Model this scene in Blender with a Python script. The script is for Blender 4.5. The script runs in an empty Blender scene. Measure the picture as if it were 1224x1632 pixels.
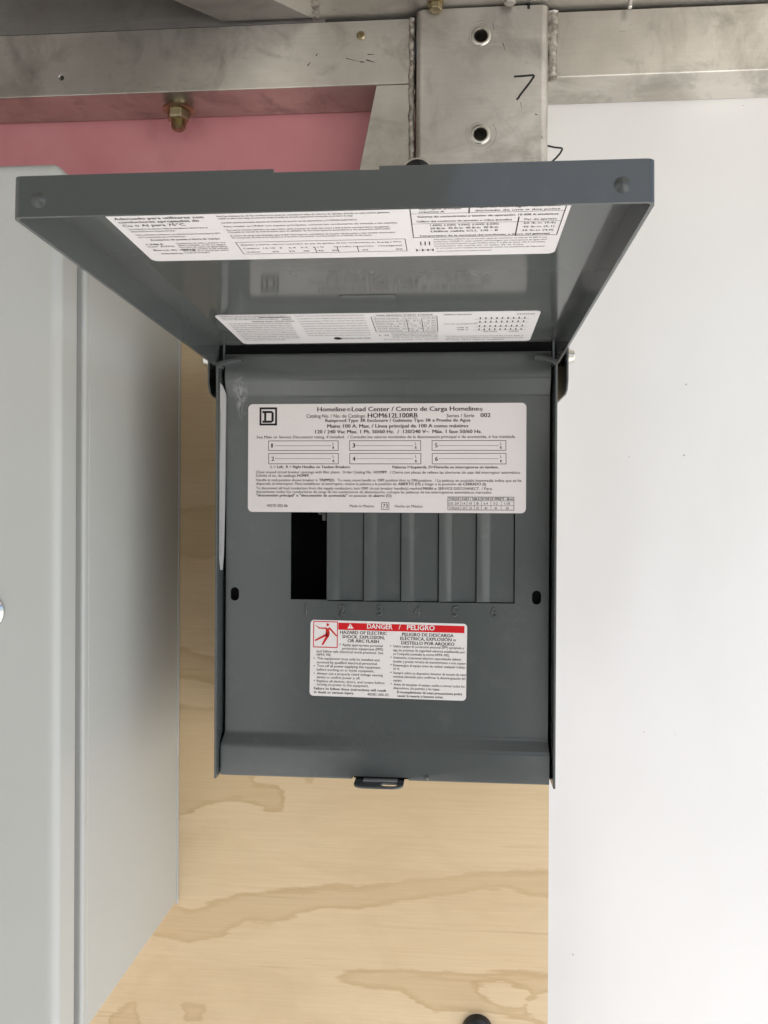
import bpy, bmesh, math, random
import numpy as np
from mathutils import Vector, Matrix

# ------------------------------------------------------------------ camera, sky, sun, exposure
scn = bpy.context.scene
Z0 = 1580.0                      # height (mm) of the working origin above the ground
def W(p):                        # working millimetres -> world metres
    return Vector((p[0] * .001, p[1] * .001, (p[2] + Z0) * .001))

cam_d = bpy.data.cameras.new("camera")
cam = bpy.data.objects.new("camera", cam_d)
scn.collection.objects.link(cam)
scn.camera = cam
cam_d.sensor_fit = 'VERTICAL'
cam_d.sensor_height = 36.0
cam_d.sensor_width = 27.0
cam_d.lens = 1333.66 / 1632 * 36.0
cam_d.clip_start = 0.01
cam_d.clip_end = 1000
yaw, pitch, roll = 0.0815, -0.0017, -0.0051
R = (Matrix.Rotation(yaw, 3, 'Z') @ Matrix.Rotation(pitch, 3, 'X') @ Matrix.Rotation(roll, 3, 'Y'))
M = Matrix((R.col[0], R.col[2], -R.col[1])).transposed().to_4x4()
M.translation = W((47.7, -565.43, -129.76))
cam.matrix_world = M

SUN_AZ = math.radians(22)        # to the right of straight out of the wall
SUN_EL = math.radians(50)
world = bpy.data.worlds.new("World")
scn.world = world
world.use_nodes = True
wn = world.node_tree.nodes
sky = wn.new('ShaderNodeTexSky')
sky.sky_type = 'NISHITA'
sky.sun_disc = False
sky.sun_elevation = SUN_EL
sky.sun_rotation = math.pi - SUN_AZ
sky.air_density = 1.0
sky.dust_density = 1.6
sky.ozone_density = 1.0
bg = wn['Background']
world.node_tree.links.new(sky.outputs[0], bg.inputs[0])
bg.inputs[1].default_value = 0.09
sun_d = bpy.data.lights.new("sun", 'SUN')
sun_d.energy = 5.0
sun_d.angle = math.radians(0.5)
sun_d.color = (1.0, 0.985, 0.965)
sun = bpy.data.objects.new("sun", sun_d)
scn.collection.objects.link(sun)
sdir = Vector((-math.sin(SUN_AZ) * math.cos(SUN_EL), math.cos(SUN_AZ) * math.cos(SUN_EL), -math.sin(SUN_EL)))
sun.rotation_euler = sdir.to_track_quat('-Z', 'Y').to_euler()
sun.location = (3, -3, 4)
scn.view_settings.view_transform = 'Standard'
scn.view_settings.look = 'None'
scn.view_settings.gamma = 1
scn.view_settings.exposure = 0.95
scn.render.resolution_x = 768
scn.render.resolution_y = 1024

# ------------------------------------------------------------------ helpers
random.seed(7)
COL = scn.collection
DEG = math.radians

class MB:
    """collects shapes (in working millimetres) and links them as ONE mesh object"""
    def __init__(s, xf=None):
        s.v, s.f, s.m = [], [], []
        s.xf = xf
    def add(s, vs, fs, mi=0, flip=False):
        o = len(s.v)
        for p in vs:
            s.v.append(tuple(s.xf(p)) if s.xf else tuple(p))
        for f in fs:
            f = [i + o for i in f]
            s.f.append(f[::-1] if flip else f)
            s.m.append(mi)
        return s
    def box(s, x0, x1, y0, y1, z0, z1, mi=0):
        vs = [(x, y, z) for x in (x0, x1) for y in (y0, y1) for z in (z0, z1)]
        return s.add(vs, [(0, 1, 3, 2), (4, 6, 7, 5), (0, 4, 5, 1), (2, 3, 7, 6), (0, 2, 6, 4), (1, 5, 7, 3)], mi)
    def prism(s, poly, fa, fb, mi=0):
        """poly: 2-D points; fa, fb map a 2-D point to the two ends"""
        n = len(poly)
        vs = [fa(*p) for p in poly] + [fb(*p) for p in poly]
        fs = [tuple(range(n))[::-1], tuple(range(n, 2 * n))]
        fs += [(i, (i + 1) % n, n + (i + 1) % n, n + i) for i in range(n)]
        return s.add(vs, fs, mi)
    def poly_xz(s, poly, y0, y1, mi=0):
        return s.prism(poly, lambda x, z: (x, y0, z), lambda x, z: (x, y1, z), mi)
    def poly_xy(s, poly, z0, z1, mi=0):
        return s.prism(poly, lambda x, y: (x, y, z0), lambda x, y: (x, y, z1), mi)
    def lathe(s, prof, c, axis='z', n=32, mi=0, hexa=False):
        """prof: (radius, height along axis); closed at both ends"""
        vs, fs = [], []
        for r, h in prof:
            for i in range(n):
                a = 2 * math.pi * i / n
                u, w = r * math.cos(a), r * math.sin(a)
                if axis == 'z': p = (c[0] + u, c[1] + w, c[2] + h)
                elif axis == 'y': p = (c[0] + u, c[1] + h, c[2] + w)
                else: p = (c[0] + h, c[1] + u, c[2] + w)
                vs.append(p)
        k = len(prof)
        for j in range(k - 1):
            for i in range(n):
                fs.append((j * n + i, j * n + (i + 1) % n, (j + 1) * n + (i + 1) % n, (j + 1) * n + i))
        fs.append(tuple(range(n)))
        fs.append(tuple(range((k - 1) * n, k * n)))
        return s.add(vs, fs, mi)
    def mesh(s, name, mats, origin=(0, 0, 0), smooth=None, weld=True):
        me = bpy.data.meshes.new(name)
        og = W(origin)
        me.from_pydata([tuple(W(p) - og) for p in s.v], [], s.f)
        for m in (mats if isinstance(mats, (list, tuple)) else [mats]):
            me.materials.append(m)
        me.polygons.foreach_set('material_index', s.m)
        if weld:
            bm = bmesh.new(); bm.from_mesh(me)
            bmesh.ops.recalc_face_normals(bm, faces=bm.faces)
            bm.to_mesh(me); bm.free()
        if smooth is not None:
            me.polygons.foreach_set('use_smooth', [True] * len(me.polygons))
            me.set_sharp_from_angle(angle=DEG(smooth))
        me.update()
        return me
    def build(s, name, mats, parent=None, smooth=None, bevel=0, seg=2, weld=True, origin=None):
        if origin is None:
            origin = parent.get('_o', (0, 0, 0)) if parent else (0, 0, 0)
        me = s.mesh(name, mats, origin, smooth, weld)
        o = bpy.data.objects.new(name, me)
        COL.objects.link(o)
        if parent: o.parent = parent; ORG[o.name] = origin
        else: o.location = W(origin)
        if bevel: add_bevel(o, bevel, seg)
        return o

ORG = {}
def add_bevel(o, w, seg=2, ang=35):
    b = o.modifiers.new('bevel', 'BEVEL')
    b.width = w * .001; b.segments = seg; b.limit_method = 'ANGLE'; b.angle_limit = DEG(ang)
    b.harden_normals = False
    b.miter_outer = 'MITER_ARC'
    o.data.polygons.foreach_set('use_smooth', [True] * len(o.data.polygons))
    o.data.set_sharp_from_angle(angle=DEG(35))
    w_ = o.modifiers.new('normals', 'WEIGHTED_NORMAL'); w_.keep_sharp = False
    return o

def cut(o, cutter):
    """boolean difference, applied; cutter is an MB in the same frame"""
    me = cutter.mesh('cutter', [], (0, 0, 0))
    c = bpy.data.objects.new('cutter', me); COL.objects.link(c)
    org = W(o['_org']) if '_org' in o else W((0, 0, 0))
    md = o.modifiers.new('cut', 'BOOLEAN'); md.operation = 'DIFFERENCE'; md.solver = 'EXACT'; md.object = c
    pl = o.location.copy(); par = o.parent
    o.parent = None; o.location = (0, 0, 0)
    c.location = W((0, 0, 0)) - org
    bpy.context.view_layer.update()
    dg = bpy.context.evaluated_depsgraph_get()
    new = bpy.data.meshes.new_from_object(o.evaluated_get(dg))
    old = o.data; nm = old.name
    o.modifiers.clear(); o.data = new
    bpy.data.meshes.remove(old); new.name = nm
    bpy.data.objects.remove(c); bpy.data.meshes.remove(me)
    o.parent = par; o.location = pl
    return o

def rrect(x0, x1, y0, y1, r, n=5, corners=(1, 1, 1, 1)):
    pts = []
    for k, (cx, cy, a0) in enumerate(((x1 - r, y1 - r, 0), (x0 + r, y1 - r, 90), (x0 + r, y0 + r, 180), (x1 - r, y0 + r, 270))):
        if corners[k]:
            for i in range(n + 1):
                a = DEG(a0 + 90 * i / n)
                pts.append((cx + r * math.cos(a), cy + r * math.sin(a)))
        else:
            pts.append(((x1, y1), (x0, y1), (x0, y0), (x1, y0))[k])
    return pts

def oblong(cx, cz, w, h, n=10):
    r = w / 2; pts = []
    for i in range(n + 1):
        a = math.pi * i / n; pts.append((cx + r * math.cos(a), cz + h / 2 - r + r * math.sin(a)))
    for i in range(n + 1):
        a = math.pi + math.pi * i / n; pts.append((cx + r * math.cos(a), cz - h / 2 + r + r * math.sin(a)))
    return pts

def thing(name, label, cat, o, group=None):
    e = bpy.data.objects.new(name, None); COL.objects.link(e)
    e.location = W(o); e['_o'] = o
    e.empty_display_size = .02
    return tag(e, label, cat, group)
def tag(o, label, cat, group=None):
    o['label'] = label; o['category'] = cat
    if group: o['group'] = group
    return o

# ---- lettering: font curves turned into flat meshes
_font = {}
def glyphs(text, bold):
    key = (text, bold)
    if key in _font: return _font[key]
    cu = bpy.data.curves.new('t', 'FONT')
    cu.body = text; cu.size = 1.0; cu.resolution_u = 2
    cu.offset = .022 if bold else 0.0
    cu.fill_mode = 'FRONT'
    ob = bpy.data.objects.new('t', cu); COL.objects.link(ob)
    bpy.context.view_layer.update()
    me = bpy.data.meshes.new_from_object(ob.evaluated_get(bpy.context.evaluated_depsgraph_get()))
    n = len(me.vertices)
    co = np.zeros(n * 3); me.vertices.foreach_get('co', co); co = co.reshape(-1, 3)
    fs = [tuple(p.vertices) for p in me.polygons]
    bpy.data.objects.remove(ob); bpy.data.curves.remove(cu); bpy.data.meshes.remove(me)
    _font[key] = (co, fs)
    return co, fs
CAP = None
def cap_h():
    global CAP
    if CAP is None:
        co, _ = glyphs('H', False); CAP = co[:, 1].max() - co[:, 1].min()
    return CAP
def write(mb, text, x0, x1, base, cap, place, bold=False, mi=1):
    """one line of text stretched between x0 and x1; place(u, v) -> point"""
    co, fs = glyphs(text, bold and mi == 0)
    if not len(co): return
    a, b = co[:, 0].min(), co[:, 0].max()
    if x1 is None: x1 = x0 + (b - a) * cap / cap_h()
    sx = (x1 - x0) / (b - a); sy = cap / cap_h()
    w = (.05 if bold else .018) if mi != 0 else 0.0
    sx = (x1 - x0) / (b - a + w)
    mb.add([place(x0 + (p[0] - a) * sx, base + p[1] * sy) for p in co], fs, mi)
    if w: mb.add([place(x0 + (p[0] - a + w) * sx, base + p[1] * sy) for p in co], fs, mi)
def bar(mb, x0, x1, y0, y1, place, mi=1):
    mb.add([place(x0, y0), place(x1, y0), place(x1, y1), place(x0, y1)], [(0, 1, 2, 3)], mi)
def frame(mb, x0, x1, y0, y1, t, place, mi=1):
    bar(mb, x0, x1, y0, y0 + t, place, mi); bar(mb, x0, x1, y1 - t, y1, place, mi)
    bar(mb, x0, x0 + t, y0 + t, y1 - t, place, mi); bar(mb, x1 - t, x1, y0 + t, y1 - t, place, mi)
def stroke(mb, p, q, w0, w1, place, mi=1):
    d = Vector((q[0] - p[0], q[1] - p[1])); d.normalize(); n = Vector((-d.y, d.x))
    pts = [(p[0] + n.x * w0, p[1] + n.y * w0), (q[0] + n.x * w1, q[1] + n.y * w1), (q[0] - n.x * w1, q[1] - n.y * w1), (p[0] - n.x * w0, p[1] - n.y * w0)]
    mb.add([place(*t) for t in pts], [(0, 1, 2, 3)], mi)

# ---- materials
def mat(name, col, rough=.5, metal=0.0, spec=.5, coat=0.0):
    m = bpy.data.materials.new(name); m.use_nodes = True
    b = m.node_tree.nodes['Principled BSDF']
    b.inputs['Base Color'].default_value = (*col, 1)
    b.inputs['Roughness'].default_value = rough
    b.inputs['Metallic'].default_value = metal
    b.inputs['Specular IOR Level'].default_value = spec
    if coat: b.inputs['Coat Weight'].default_value = coat; b.inputs['Coat Roughness'].default_value = .15
    return m
class NT:
    def __init__(s, m):
        s.t = m.node_tree; s.n = s.t.nodes; s.b = s.n['Principled BSDF']
        s.co = s.n.new('ShaderNodeTexCoord').outputs['Object']
    def link(s, a, b): s.t.links.new(a, b)
    def mapping(s, scale=(1, 1, 1), rot=(0, 0, 0), loc=(0, 0, 0), src=None):
        k = s.n.new('ShaderNodeMapping'); s.link(src or s.co, k.inputs[0])
        k.inputs['Scale'].default_value = scale; k.inputs['Rotation'].default_value = rot; k.inputs['Location'].default_value = loc
        return k.outputs[0]
    def noise(s, scale, vec=None, detail=4, rough=.55, dist=0):
        k = s.n.new('ShaderNodeTexNoise'); s.link(vec or s.co, k.inputs['Vector'])
        k.inputs['Scale'].default_value = scale; k.inputs['Detail'].default_value = detail
        k.inputs['Roughness'].default_value = rough; k.inputs['Distortion'].default_value = dist
        return k.outputs['Fac']
    def voronoi(s, scale, vec=None):
        k = s.n.new('ShaderNodeTexVoronoi'); s.link(vec or s.co, k.inputs['Vector']); k.inputs['Scale'].default_value = scale
        return k
    def ramp(s, fac, stops):
        k = s.n.new('ShaderNodeValToRGB'); s.link(fac, k.inputs[0])
        e = k.color_ramp.elements
        while len(e) < len(stops): e.new(.5)
        for i, (p, c) in enumerate(stops):
            e[i].position = p; e[i].color = (*c, 1) if len(c) == 3 else c
        return k.outputs[0]
    def math(s, op, a, b=None, c=None):
        k = s.n.new('ShaderNodeMath'); k.operation = op
        for i, v in enumerate((a, b, c)):
            if v is None: continue
            if isinstance(v, (int, float)): k.inputs[i].default_value = v
            else: s.link(v, k.inputs[i])
        return k.outputs[0]
    def mix(s, fac, a, b, mode='MIX'):
        k = s.n.new('ShaderNodeMix'); k.data_type = 'RGBA'; k.blend_type = mode
        for i, v in ((0, fac), (6, a), (7, b)):
            if isinstance(v, (int, float)): k.inputs[i].default_value = v
            elif isinstance(v, tuple): k.inputs[i].default_value = (*v, 1)
            else: s.link(v, k.inputs[i])
        return k.outputs[2]
    def bump(s, h, strength, dist=.001):
        k = s.n.new('ShaderNodeBump'); s.link(h, k.inputs['Height'])
        k.inputs['Strength'].default_value = strength; k.inputs['Distance'].default_value = dist
        s.link(k.outputs[0], s.b.inputs['Normal'])
    def rough(s, fac, lo, hi):
        k = s.n.new('ShaderNodeMapRange'); s.link(fac, k.inputs[0])
        k.inputs[3].default_value = lo; k.inputs[4].default_value = hi
        s.link(k.outputs[0], s.b.inputs['Roughness'])
    def color(s, c): s.link(c, s.b.inputs['Base Color'])

g3 = lambda v: (v, v, v)
def paint(name, col, rough=.3, var=.08, peel=.12, dust=.0, specks=True):
    m = mat(name, col, rough); t = NT(m)
    n = t.noise(9, detail=5)
    lo = tuple(c * (1 - var) for c in col); hi = tuple(min(1, c * (1 + var)) for c in col)
    c = t.ramp(n, [(.3, lo), (.7, hi)])
    if dust:
        d = t.noise(40, detail=8, rough=.7)
        c = t.mix(t.ramp(d, [(.55, g3(0)), (.8, g3(dust))]), c, (.34, .34, .32))
    t.color(c)
    t.rough(t.noise(25, detail=3), rough * .85, rough * 1.2)
    t.bump(t.noise(420, detail=2), peel, .0004)
    return m

M_grey = paint('grey_enamel', (.080, .088, .085), .17, .05, .07, .10)
M_lid = paint('grey_enamel_gloss', (.080, .088, .085), .085, .05, .015, .06)
M_dead = paint('grey_enamel_rubbed', (.080, .088, .085), .19, .05, .07, .10)
def rubbed(m, spots):
    t = NT(m); base = m.node_tree.nodes['Principled BSDF'].inputs['Base Color'].links[0].from_socket
    for (x, y, z), (sx, sz), amt in spots:
        p = t.mapping((1 / sx, 0, 1 / sz), (0, 0, 0), (-x / sx, 0, -z / sz))
        L = t.n.new('ShaderNodeVectorMath'); L.operation = 'LENGTH'; t.link(p, L.inputs[0])
        fall = t.ramp(L.outputs['Value'], [(0, g3(1)), (1, g3(0))])
        nn = t.ramp(t.noise(150, detail=6, rough=.7, dist=1.5), [(.42, g3(0)), (.68, g3(1))])
        base = t.mix(t.math('MULTIPLY', t.math('MULTIPLY', fall, nn), amt), base, (.42, .42, .40))
    t.color(base)
# object space of the panel: origin at its base, metres
rubbed(M_dead, [((-.0995, 0, .262), (.006, .014), .8), ((-.0985, 0, .252), (.004, .010), .7), ((.060, 0, .292), (.04, .006), .3), ((-.02, 0, .03), (.09, .018), .05), ((.085, 0, .12), (.03, .05), .04)])
M_cab = paint('pale_grey_powder_coat', (.51, .52, .49), .30, .02, .18)
M_paper = mat('label_paper', (.74, .69, .665), .42)
M_danger = mat('danger_paper', (.78, .74, .71), .4)
M_lidpaper = mat('lid_label_paper', (.76, .745, .74), .4)
M_ink = mat('black_ink', (.018, .017, .018), .6, spec=.2)
M_inkg = mat('grey_ink', (.06, .057, .057), .6, spec=.2)
M_red = mat('red_ink', (.60, .012, .016), .5, spec=.2)
M_black = mat('black_rubber', (.012, .012, .013), .38)
M_void = mat('opening_shade_black', (.006, .006, .006), .8, spec=.1)  # near-black stand-in for the shade inside openings
M_marker = mat('marker_ink', (.012, .011, .014), .4)
M_chrome = mat('bright_chrome', (.75, .74, .72), .12, 1.0)
M_zinc = mat('zinc_plated', (.62, .60, .55), .28, 1.0)

def aluminium(name, a, b, rough=.42, stain=.5, dirx=(1, 1, 1)):
    m = mat(name, a, rough, .72); t = NT(m)
    n = t.noise(7, detail=6, rough=.6)
    n2 = t.noise(26, detail=6, rough=.65, dist=.6)
    c = t.ramp(n, [(.34, b), (.66, a)])
    c = t.mix(t.ramp(n2, [(.5, g3(0)), (.74, g3(stain))]), c, tuple(x * .55 for x in b))
    n3 = t.noise(4.5, t.mapping((1, 1, .55), (.3, .2, 0), (.7, .1, .3)), detail=7, rough=.7, dist=.8)
    c = t.mix(t.ramp(n3, [(.53, g3(0)), (.63, g3(.42)), (.78, g3(.55))]), c, (.27, .235, .185))
    n4 = t.noise(30, t.mapping((.16, 1, 1.2), (0, .12, 0)), detail=5, dist=.5)
    c = t.mix(t.ramp(n4, [(.6, g3(0)), (.75, g3(.4))]), c, tuple(min(1, x * 1.25) for x in a))
    br = t.noise(60, t.mapping((.25, 1, 9)), detail=5)
    c = t.mix(t.ramp(br, [(.35, g3(.18)), (.65, g3(0))]), c, tuple(x * .6 for x in a))
    # scuffs and fine scratches
    sc = t.noise(90, t.mapping((.5, 1, 2.4), (0, .6, 0)), detail=2, dist=2.5)
    c = t.mix(t.ramp(sc, [(.70, g3(0)), (.76, g3(.35))]), c, (.12, .10, .085))
    t.color(c)
    t.rough(n2, rough * .75, rough * 1.35)
    t.bump(t.math('ADD', t.math('MULTIPLY', br, .6), n2), .12, .0006)
    return m
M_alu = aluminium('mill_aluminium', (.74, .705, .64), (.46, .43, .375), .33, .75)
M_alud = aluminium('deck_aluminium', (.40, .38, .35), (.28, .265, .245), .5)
M_post = aluminium('post_aluminium', (.76, .735, .69), (.50, .47, .425), .30, .7)

def weldmat():
    m = mat('weld_metal', (.5, .47, .42), .4, .85); t = NT(m)
    n = t.noise(160, detail=6)
    t.color(t.ramp(n, [(.35, (.20, .18, .155)), (.65, (.62, .58, .52))]))
    t.bump(n, .6, .002)
    return m
M_weld = weldmat()
def brassmat():
    m = mat('yellow_zinc', (.42, .33, .16), .32, 1.0); t = NT(m)
    n = t.noise(120, detail=5)
    t.color(t.ramp(n, [(.3, (.27, .225, .13)), (.7, (.56, .48, .30))]))
    t.rough(n, .22, .5)
    return m
M_brass = brassmat()

def whitemat():
    m = mat('gloss_white_paint', (.80, .79, .765), .2); t = NT(m)
    n = t.noise(3.2, detail=4)
    c = t.ramp(n, [(.3, (.775, .765, .74)), (.7, (.82, .81, .79))])
    # stray specks of grit in the paint
    for sc_, rad, keep in ((34, .030, .80), (75, .038, .90), (15, .020, .75)):
        v = t.voronoi(sc_, t.mapping((1, 0, 1)))
        sel = t.n.new('ShaderNodeSeparateColor'); t.link(v.outputs['Color'], sel.inputs[0])
        few = t.math('GREATER_THAN', sel.outputs[0], keep)
        size = t.math('LESS_THAN', v.outputs['Distance'], t.math('MULTIPLY', sel.outputs[1], rad))
        c = t.mix(t.math('MULTIPLY', t.math('MULTIPLY', few, size), .8), c, (.36, .32, .27))
    sm = t.noise(5, t.mapping((1.3, 1, .35)), detail=6, rough=.6)
    c = t.mix(t.ramp(sm, [(.52, g3(0)), (.8, g3(.25))]), c, (.66, .63, .57))
    t.color(c)
    t.rough(t.noise(6), .16, .30)
    w = t.noise(4, t.mapping((1.6, 1, .5), (0, DEG(14), 0)), detail=2)
    t.bump(t.math('ADD', w, t.math('MULTIPLY', t.noise(300, detail=2), .004)), .16, .02)
    return m
M_white = whitemat()
def pinkmat():
    m = mat('pink_board', (.60, .235, .25), .5); t = NT(m)
    n = t.noise(10, detail=6)
    c = t.ramp(n, [(.3, (.66, .245, .27)), (.7, (.76, .325, .345))])
    d = t.noise(30, t.mapping((1, 1, .4)), detail=6)
    c = t.mix(t.ramp(d, [(.6, g3(0)), (.85, g3(.35))]), c, (.35, .15, .14))
    t.color(c); t.rough(n, .35, .55)
    return m
M_pink = pinkmat()

def plymat():
    m = mat('plywood', (.6, .42, .23), .55); t = NT(m)
    at = t.n.new('ShaderNodeAttribute'); at.attribute_name = 'figure'; at.attribute_type = 'GEOMETRY'
    fine = t.noise(70, t.mapping((.35, 1, 3)), detail=5, rough=.65)
    wob = t.noise(38, t.mapping((.8, 1, 2)), detail=4)
    sd = t.math('ADD', at.outputs['Fac'], t.math('MULTIPLY', t.math('SUBTRACT', wob, .5), 9.0))
    sd = t.math('ADD', sd, t.math('MULTIPLY', t.math('SUBTRACT', fine, .5), 11.0))
    dark = t.ramp(t.math('MULTIPLY_ADD', sd, .12, .5), [(.32, g3(0)), (.54, g3(.82)), (.8, g3(.66)), (1.0, g3(.45))])
    base = t.ramp(t.noise(5, t.mapping((.6, 1, 2.2)), detail=4), [(.3, (.66, .49, .285)), (.72, (.745, .585, .37))])
    late = t.ramp(t.noise(12, t.mapping((.5, 1, 3)), detail=5), [(.3, (.50, .34, .165)), (.7, (.58, .42, .225))])
    c = t.mix(dark, base, late)
    gr = t.noise(260, t.mapping((.07, 1, 3.5)), detail=4, rough=.6)
    c = t.mix(t.ramp(gr, [(.40, g3(.11)), (.60, g3(0))]), c, (.38, .235, .11))
    st = t.noise(70, t.mapping((.09, 1, 2.6)), detail=3)
    c = t.mix(t.ramp(st, [(.64, g3(0)), (.76, g3(.30))]), c, (.36, .215, .095))
    bl = t.noise(9, t.mapping((.8, 1, 1.8)), detail=5, rough=.6, dist=1.2)
    c = t.mix(t.ramp(bl, [(.48, g3(0)), (.62, g3(.38)), (.8, g3(.5))]), c, (.58, .42, .235))
    t.color(c); t.rough(fine, .5, .68)
    t.bump(t.math('ADD', gr, t.math('MULTIPLY', dark, .5)), .10, .0006)
    return m
M_ply = plymat()
M_plyedge = mat('plywood_edge', (.72, .40, .20), .6)

def groundmat():
    m = mat('pale_concrete', (.5, .48, .45), .85); t = NT(m)
    n = t.noise(1.2, detail=8, rough=.65)
    t.color(t.ramp(n, [(.3, (.60, .585, .56)), (.7, (.68, .665, .64))]))
    t.bump(t.noise(40, detail=6), .3, .01)
    return m
M_ground = groundmat()

# ------------------------------------------------------------------ the setting
gb = MB(); S_ = 150000
gb.add([(-S_, -S_, -Z0), (S_, -S_, -Z0), (S_, S_, -Z0), (-S_, S_, -Z0)], [(0, 1, 2, 3)])
gr = gb.build('ground', M_ground, weld=False); gr['kind'] = 'structure'

# ---- aluminium frame: post, two beams, gusset, welds
fr = thing('aluminium_frame', 'welded bare aluminium frame with square post marked 7 and horizontal beams above the grey panel', 'metal frame', (69, 140, -Z0))
YB = 122.0; ZB, ZT = 221.3, 274.5; YBK = 168.5
lb = MB().box(-629, 15, YB, YBK, ZB, ZT).build('beam', M_alu, fr); lb['_org'] = fr['_o']
hole = MB().lathe([(2.1, -20), (2.1, 12)], (-285.6, YB, 237), 'y', 20)
cut(lb, hole); add_bevel(lb, 1.0, 3)
rb = MB().box(123.5, 900, YB, YBK, ZB + .6, ZT + .3).build('beam', M_alu, fr, bevel=1.0, seg=3)
gu = MB().poly_xz([(-16.6, ZB - .4), (-43, 90), (15.5, 90), (15.5, ZB - .4)], YB + .3, YB + 7).build('gusset_plate', M_alu, fr, bevel=.6)
po = MB().poly_xy(rrect(16.6, 122.6, 112, YBK - 1, 6.0, 6), -Z0 + 1, 275.6).build('post', M_post, fr, smooth=35); po['_org'] = fr['_o']
for hz in (252.4, 173.3):
    cut(po, MB().lathe([(5.9, -20), (5.9, 45)], (68.6, 112, hz), 'y', 36))
add_bevel(po, .5, 2, 50)
for hz in (252.4, 173.3):
    col = MB()
    n = 36; prof = [(5.2, 14), (5.2, -.1), (5.6, -.7), (6.6, -.8), (7.6, -.5), (8.1, -.05), (5.85, .2), (5.85, 14)]
    vs, fs = [], []
    for r, h in prof:
        for i in range(n):
            a = 2 * math.pi * i / n; vs.append((68.6 + r * math.cos(a), 112 + h, hz + r * math.sin(a)))
    for j in range(len(prof)):
        k = (j + 1) % len(prof)
        for i in range(n): fs.append((j * n + i, j * n + (i + 1) % n, k * n + (i + 1) % n, k * n + i))
    col.add(vs, fs); col.build('threaded_insert', M_zinc, fr, smooth=40)
def weld(x, y, z0, z1, r, flat=.8):
    rnd = random.Random(int(x)); b = MB(); n = 12; k = int((z1 - z0) / 1.1); lf = lx = 0.0
    vs, fs = [], []
    for j in range(k + 1):
        z = z0 + (z1 - z0) * j / k
        lf = .7 * lf + rnd.uniform(-.13, .13); lx = .75 * lx + rnd.uniform(-.35, .35)
        rr = r * (1 + .05 * math.sin(j * 1.4 + lf * 9) + lf); cx = x + lx
        for i in range(n):
            a = 2 * math.pi * i / n; vs.append((cx + rr * math.cos(a), y + rr * flat * math.sin(a) * (1 + .12 * math.sin(j * .9 + i * 2.1)), z))
    for j in range(k):
        for i in range(n): fs.append((j * n + i, j * n + (i + 1) % n, (j + 1) * n + (i + 1) % n, (j + 1) * n + i))
    fs += [tuple(range(n)), tuple(range(k * n, k * n + n))]
    b.add(vs, fs); return b.build('weld_bead', M_weld, fr, smooth=60)
weld(12.6, 122.3, 92, 274, 2.5)
weld(126.2, 121.6, 219.0, 275, 4.2, .5)
def marker(mb, pts, y, w):
    for p, q in zip(pts[:-1], pts[1:]): stroke(mb, p, q, w, w, lambda u, v: (u, y, v), 0)
mk = MB(); marker(mk, [(95.1, 218.6), (99, 218.7), (104, 218.9), (110.8, 219.2), (111.2, 218.6), (107.6, 213.2), (103.2, 207.6), (100.0, 203.6), (98.2, 200.6), (97.0, 200.2)], 111.9, .85)
mk.build('marker_digit', M_marker, fr, weld=False)
sc = MB().lathe([(3.6, .5), (3.6, -.6), (2.6, -1.3), (1.5, -1.4), (1.2, -.3), (.2, -.3)], (-29.6, YB, 262), 'y', 20)
sc.build('countersunk_screw', M_brass, fr, smooth=30)
# scuffs cut into the left beam by the post
for p, q, w in (((-42, 244), (-30, 240.5), .3), ((-30, 240.5), (-26, 240.2), .55), ((-24, 246.4), (-18.5, 246.2), .4), ((-25, 242), (-18, 239.6), .55), ((-74, 239), (-71.5, 242), .5), ((-67, 247), (-65.5, 249), .45)):
    scr = MB(); stroke(scr, p, q, w, w * .4, lambda u, v: (u, YB - .08, v), 0)
    scr.build('scuff_mark', M_marker, fr, weld=False)

# rub marks turned round the two holes of the post
rnd = random.Random(21)
for hz, rr, a0, a1 in ((252.4, 9.6, 60, 200), (173.3, 9.8, 100, 330), (173.3, 11.6, 150, 235), (173.3, 12.6, -70, 40), (252.4, 12.0, 70, 120)):
    q = MB(); n = 16
    for i in range(n):
        a, b = DEG(a0 + (a1 - a0) * i / n), DEG(a0 + (a1 - a0) * (i + 1) / n)
        stroke(q, (68.6 + rr * math.cos(a), hz + rr * math.sin(a)), (68.6 + rr * math.cos(b), hz + rr * math.sin(b)), .16, .16, lambda u, v: (u, 111.93, v), 0)
    q.build('rub_mark', mat('rub_grey', (.24, .225, .20), .6), fr, weld=False)
for p, q_, w in (((112, 188), (114, 187.2), .5), ((100.6, 198), (101.2, 193), .25), ((117, 170), (118.4, 168), .3), ((78, 262), (79, 256), .25), ((86, 246), (88, 240), .3)):
    scr = MB(); stroke(scr, p, q_, w, w * .4, lambda u, v: (u, 111.92, v), 0)
    scr.build('scuff_mark', M_inkg, fr, weld=False)

# ---- panels
wp = thing('white_panel', 'smooth glossy white painted wall panel to the right of the post', 'wall panel', (600, 175, -Z0))
MB().box(20, 1800, 169, 181, -Z0 + 2, 270).build('sheet', M_white, wp, bevel=.4)
mk = MB(); marker(mk, [(122, 186.6), (128, 187.0), (134.5, 185.3), (140.4, 184.6), (141.0, 183.8), (139, 180), (135.8, 176.4), (132.6, 173.4), (128, 170)], 168.9, .8)
mk.build('marker_digit', M_marker, wp, weld=False)
pp = MB().box(-629, 19, 169.5, 181, -Z0 + 2, 270)
pk = pp.build('pink_panel', M_pink, origin=(-300, 175, -Z0), bevel=.4)
tag(pk, 'matte pink board behind the upper left beam, above the pale cabinet', 'wall panel')

sw = MB().box(-650, -630, -2600, 168, -Z0 + 2, 330).build('light_block_wall', M_white, origin=(-640, -1200, -Z0), bevel=.5)  # unseen wall, added to block light from the left and bounce some back
tag(sw, 'unseen white wall added on the far left to shape the light', 'wall')
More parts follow.
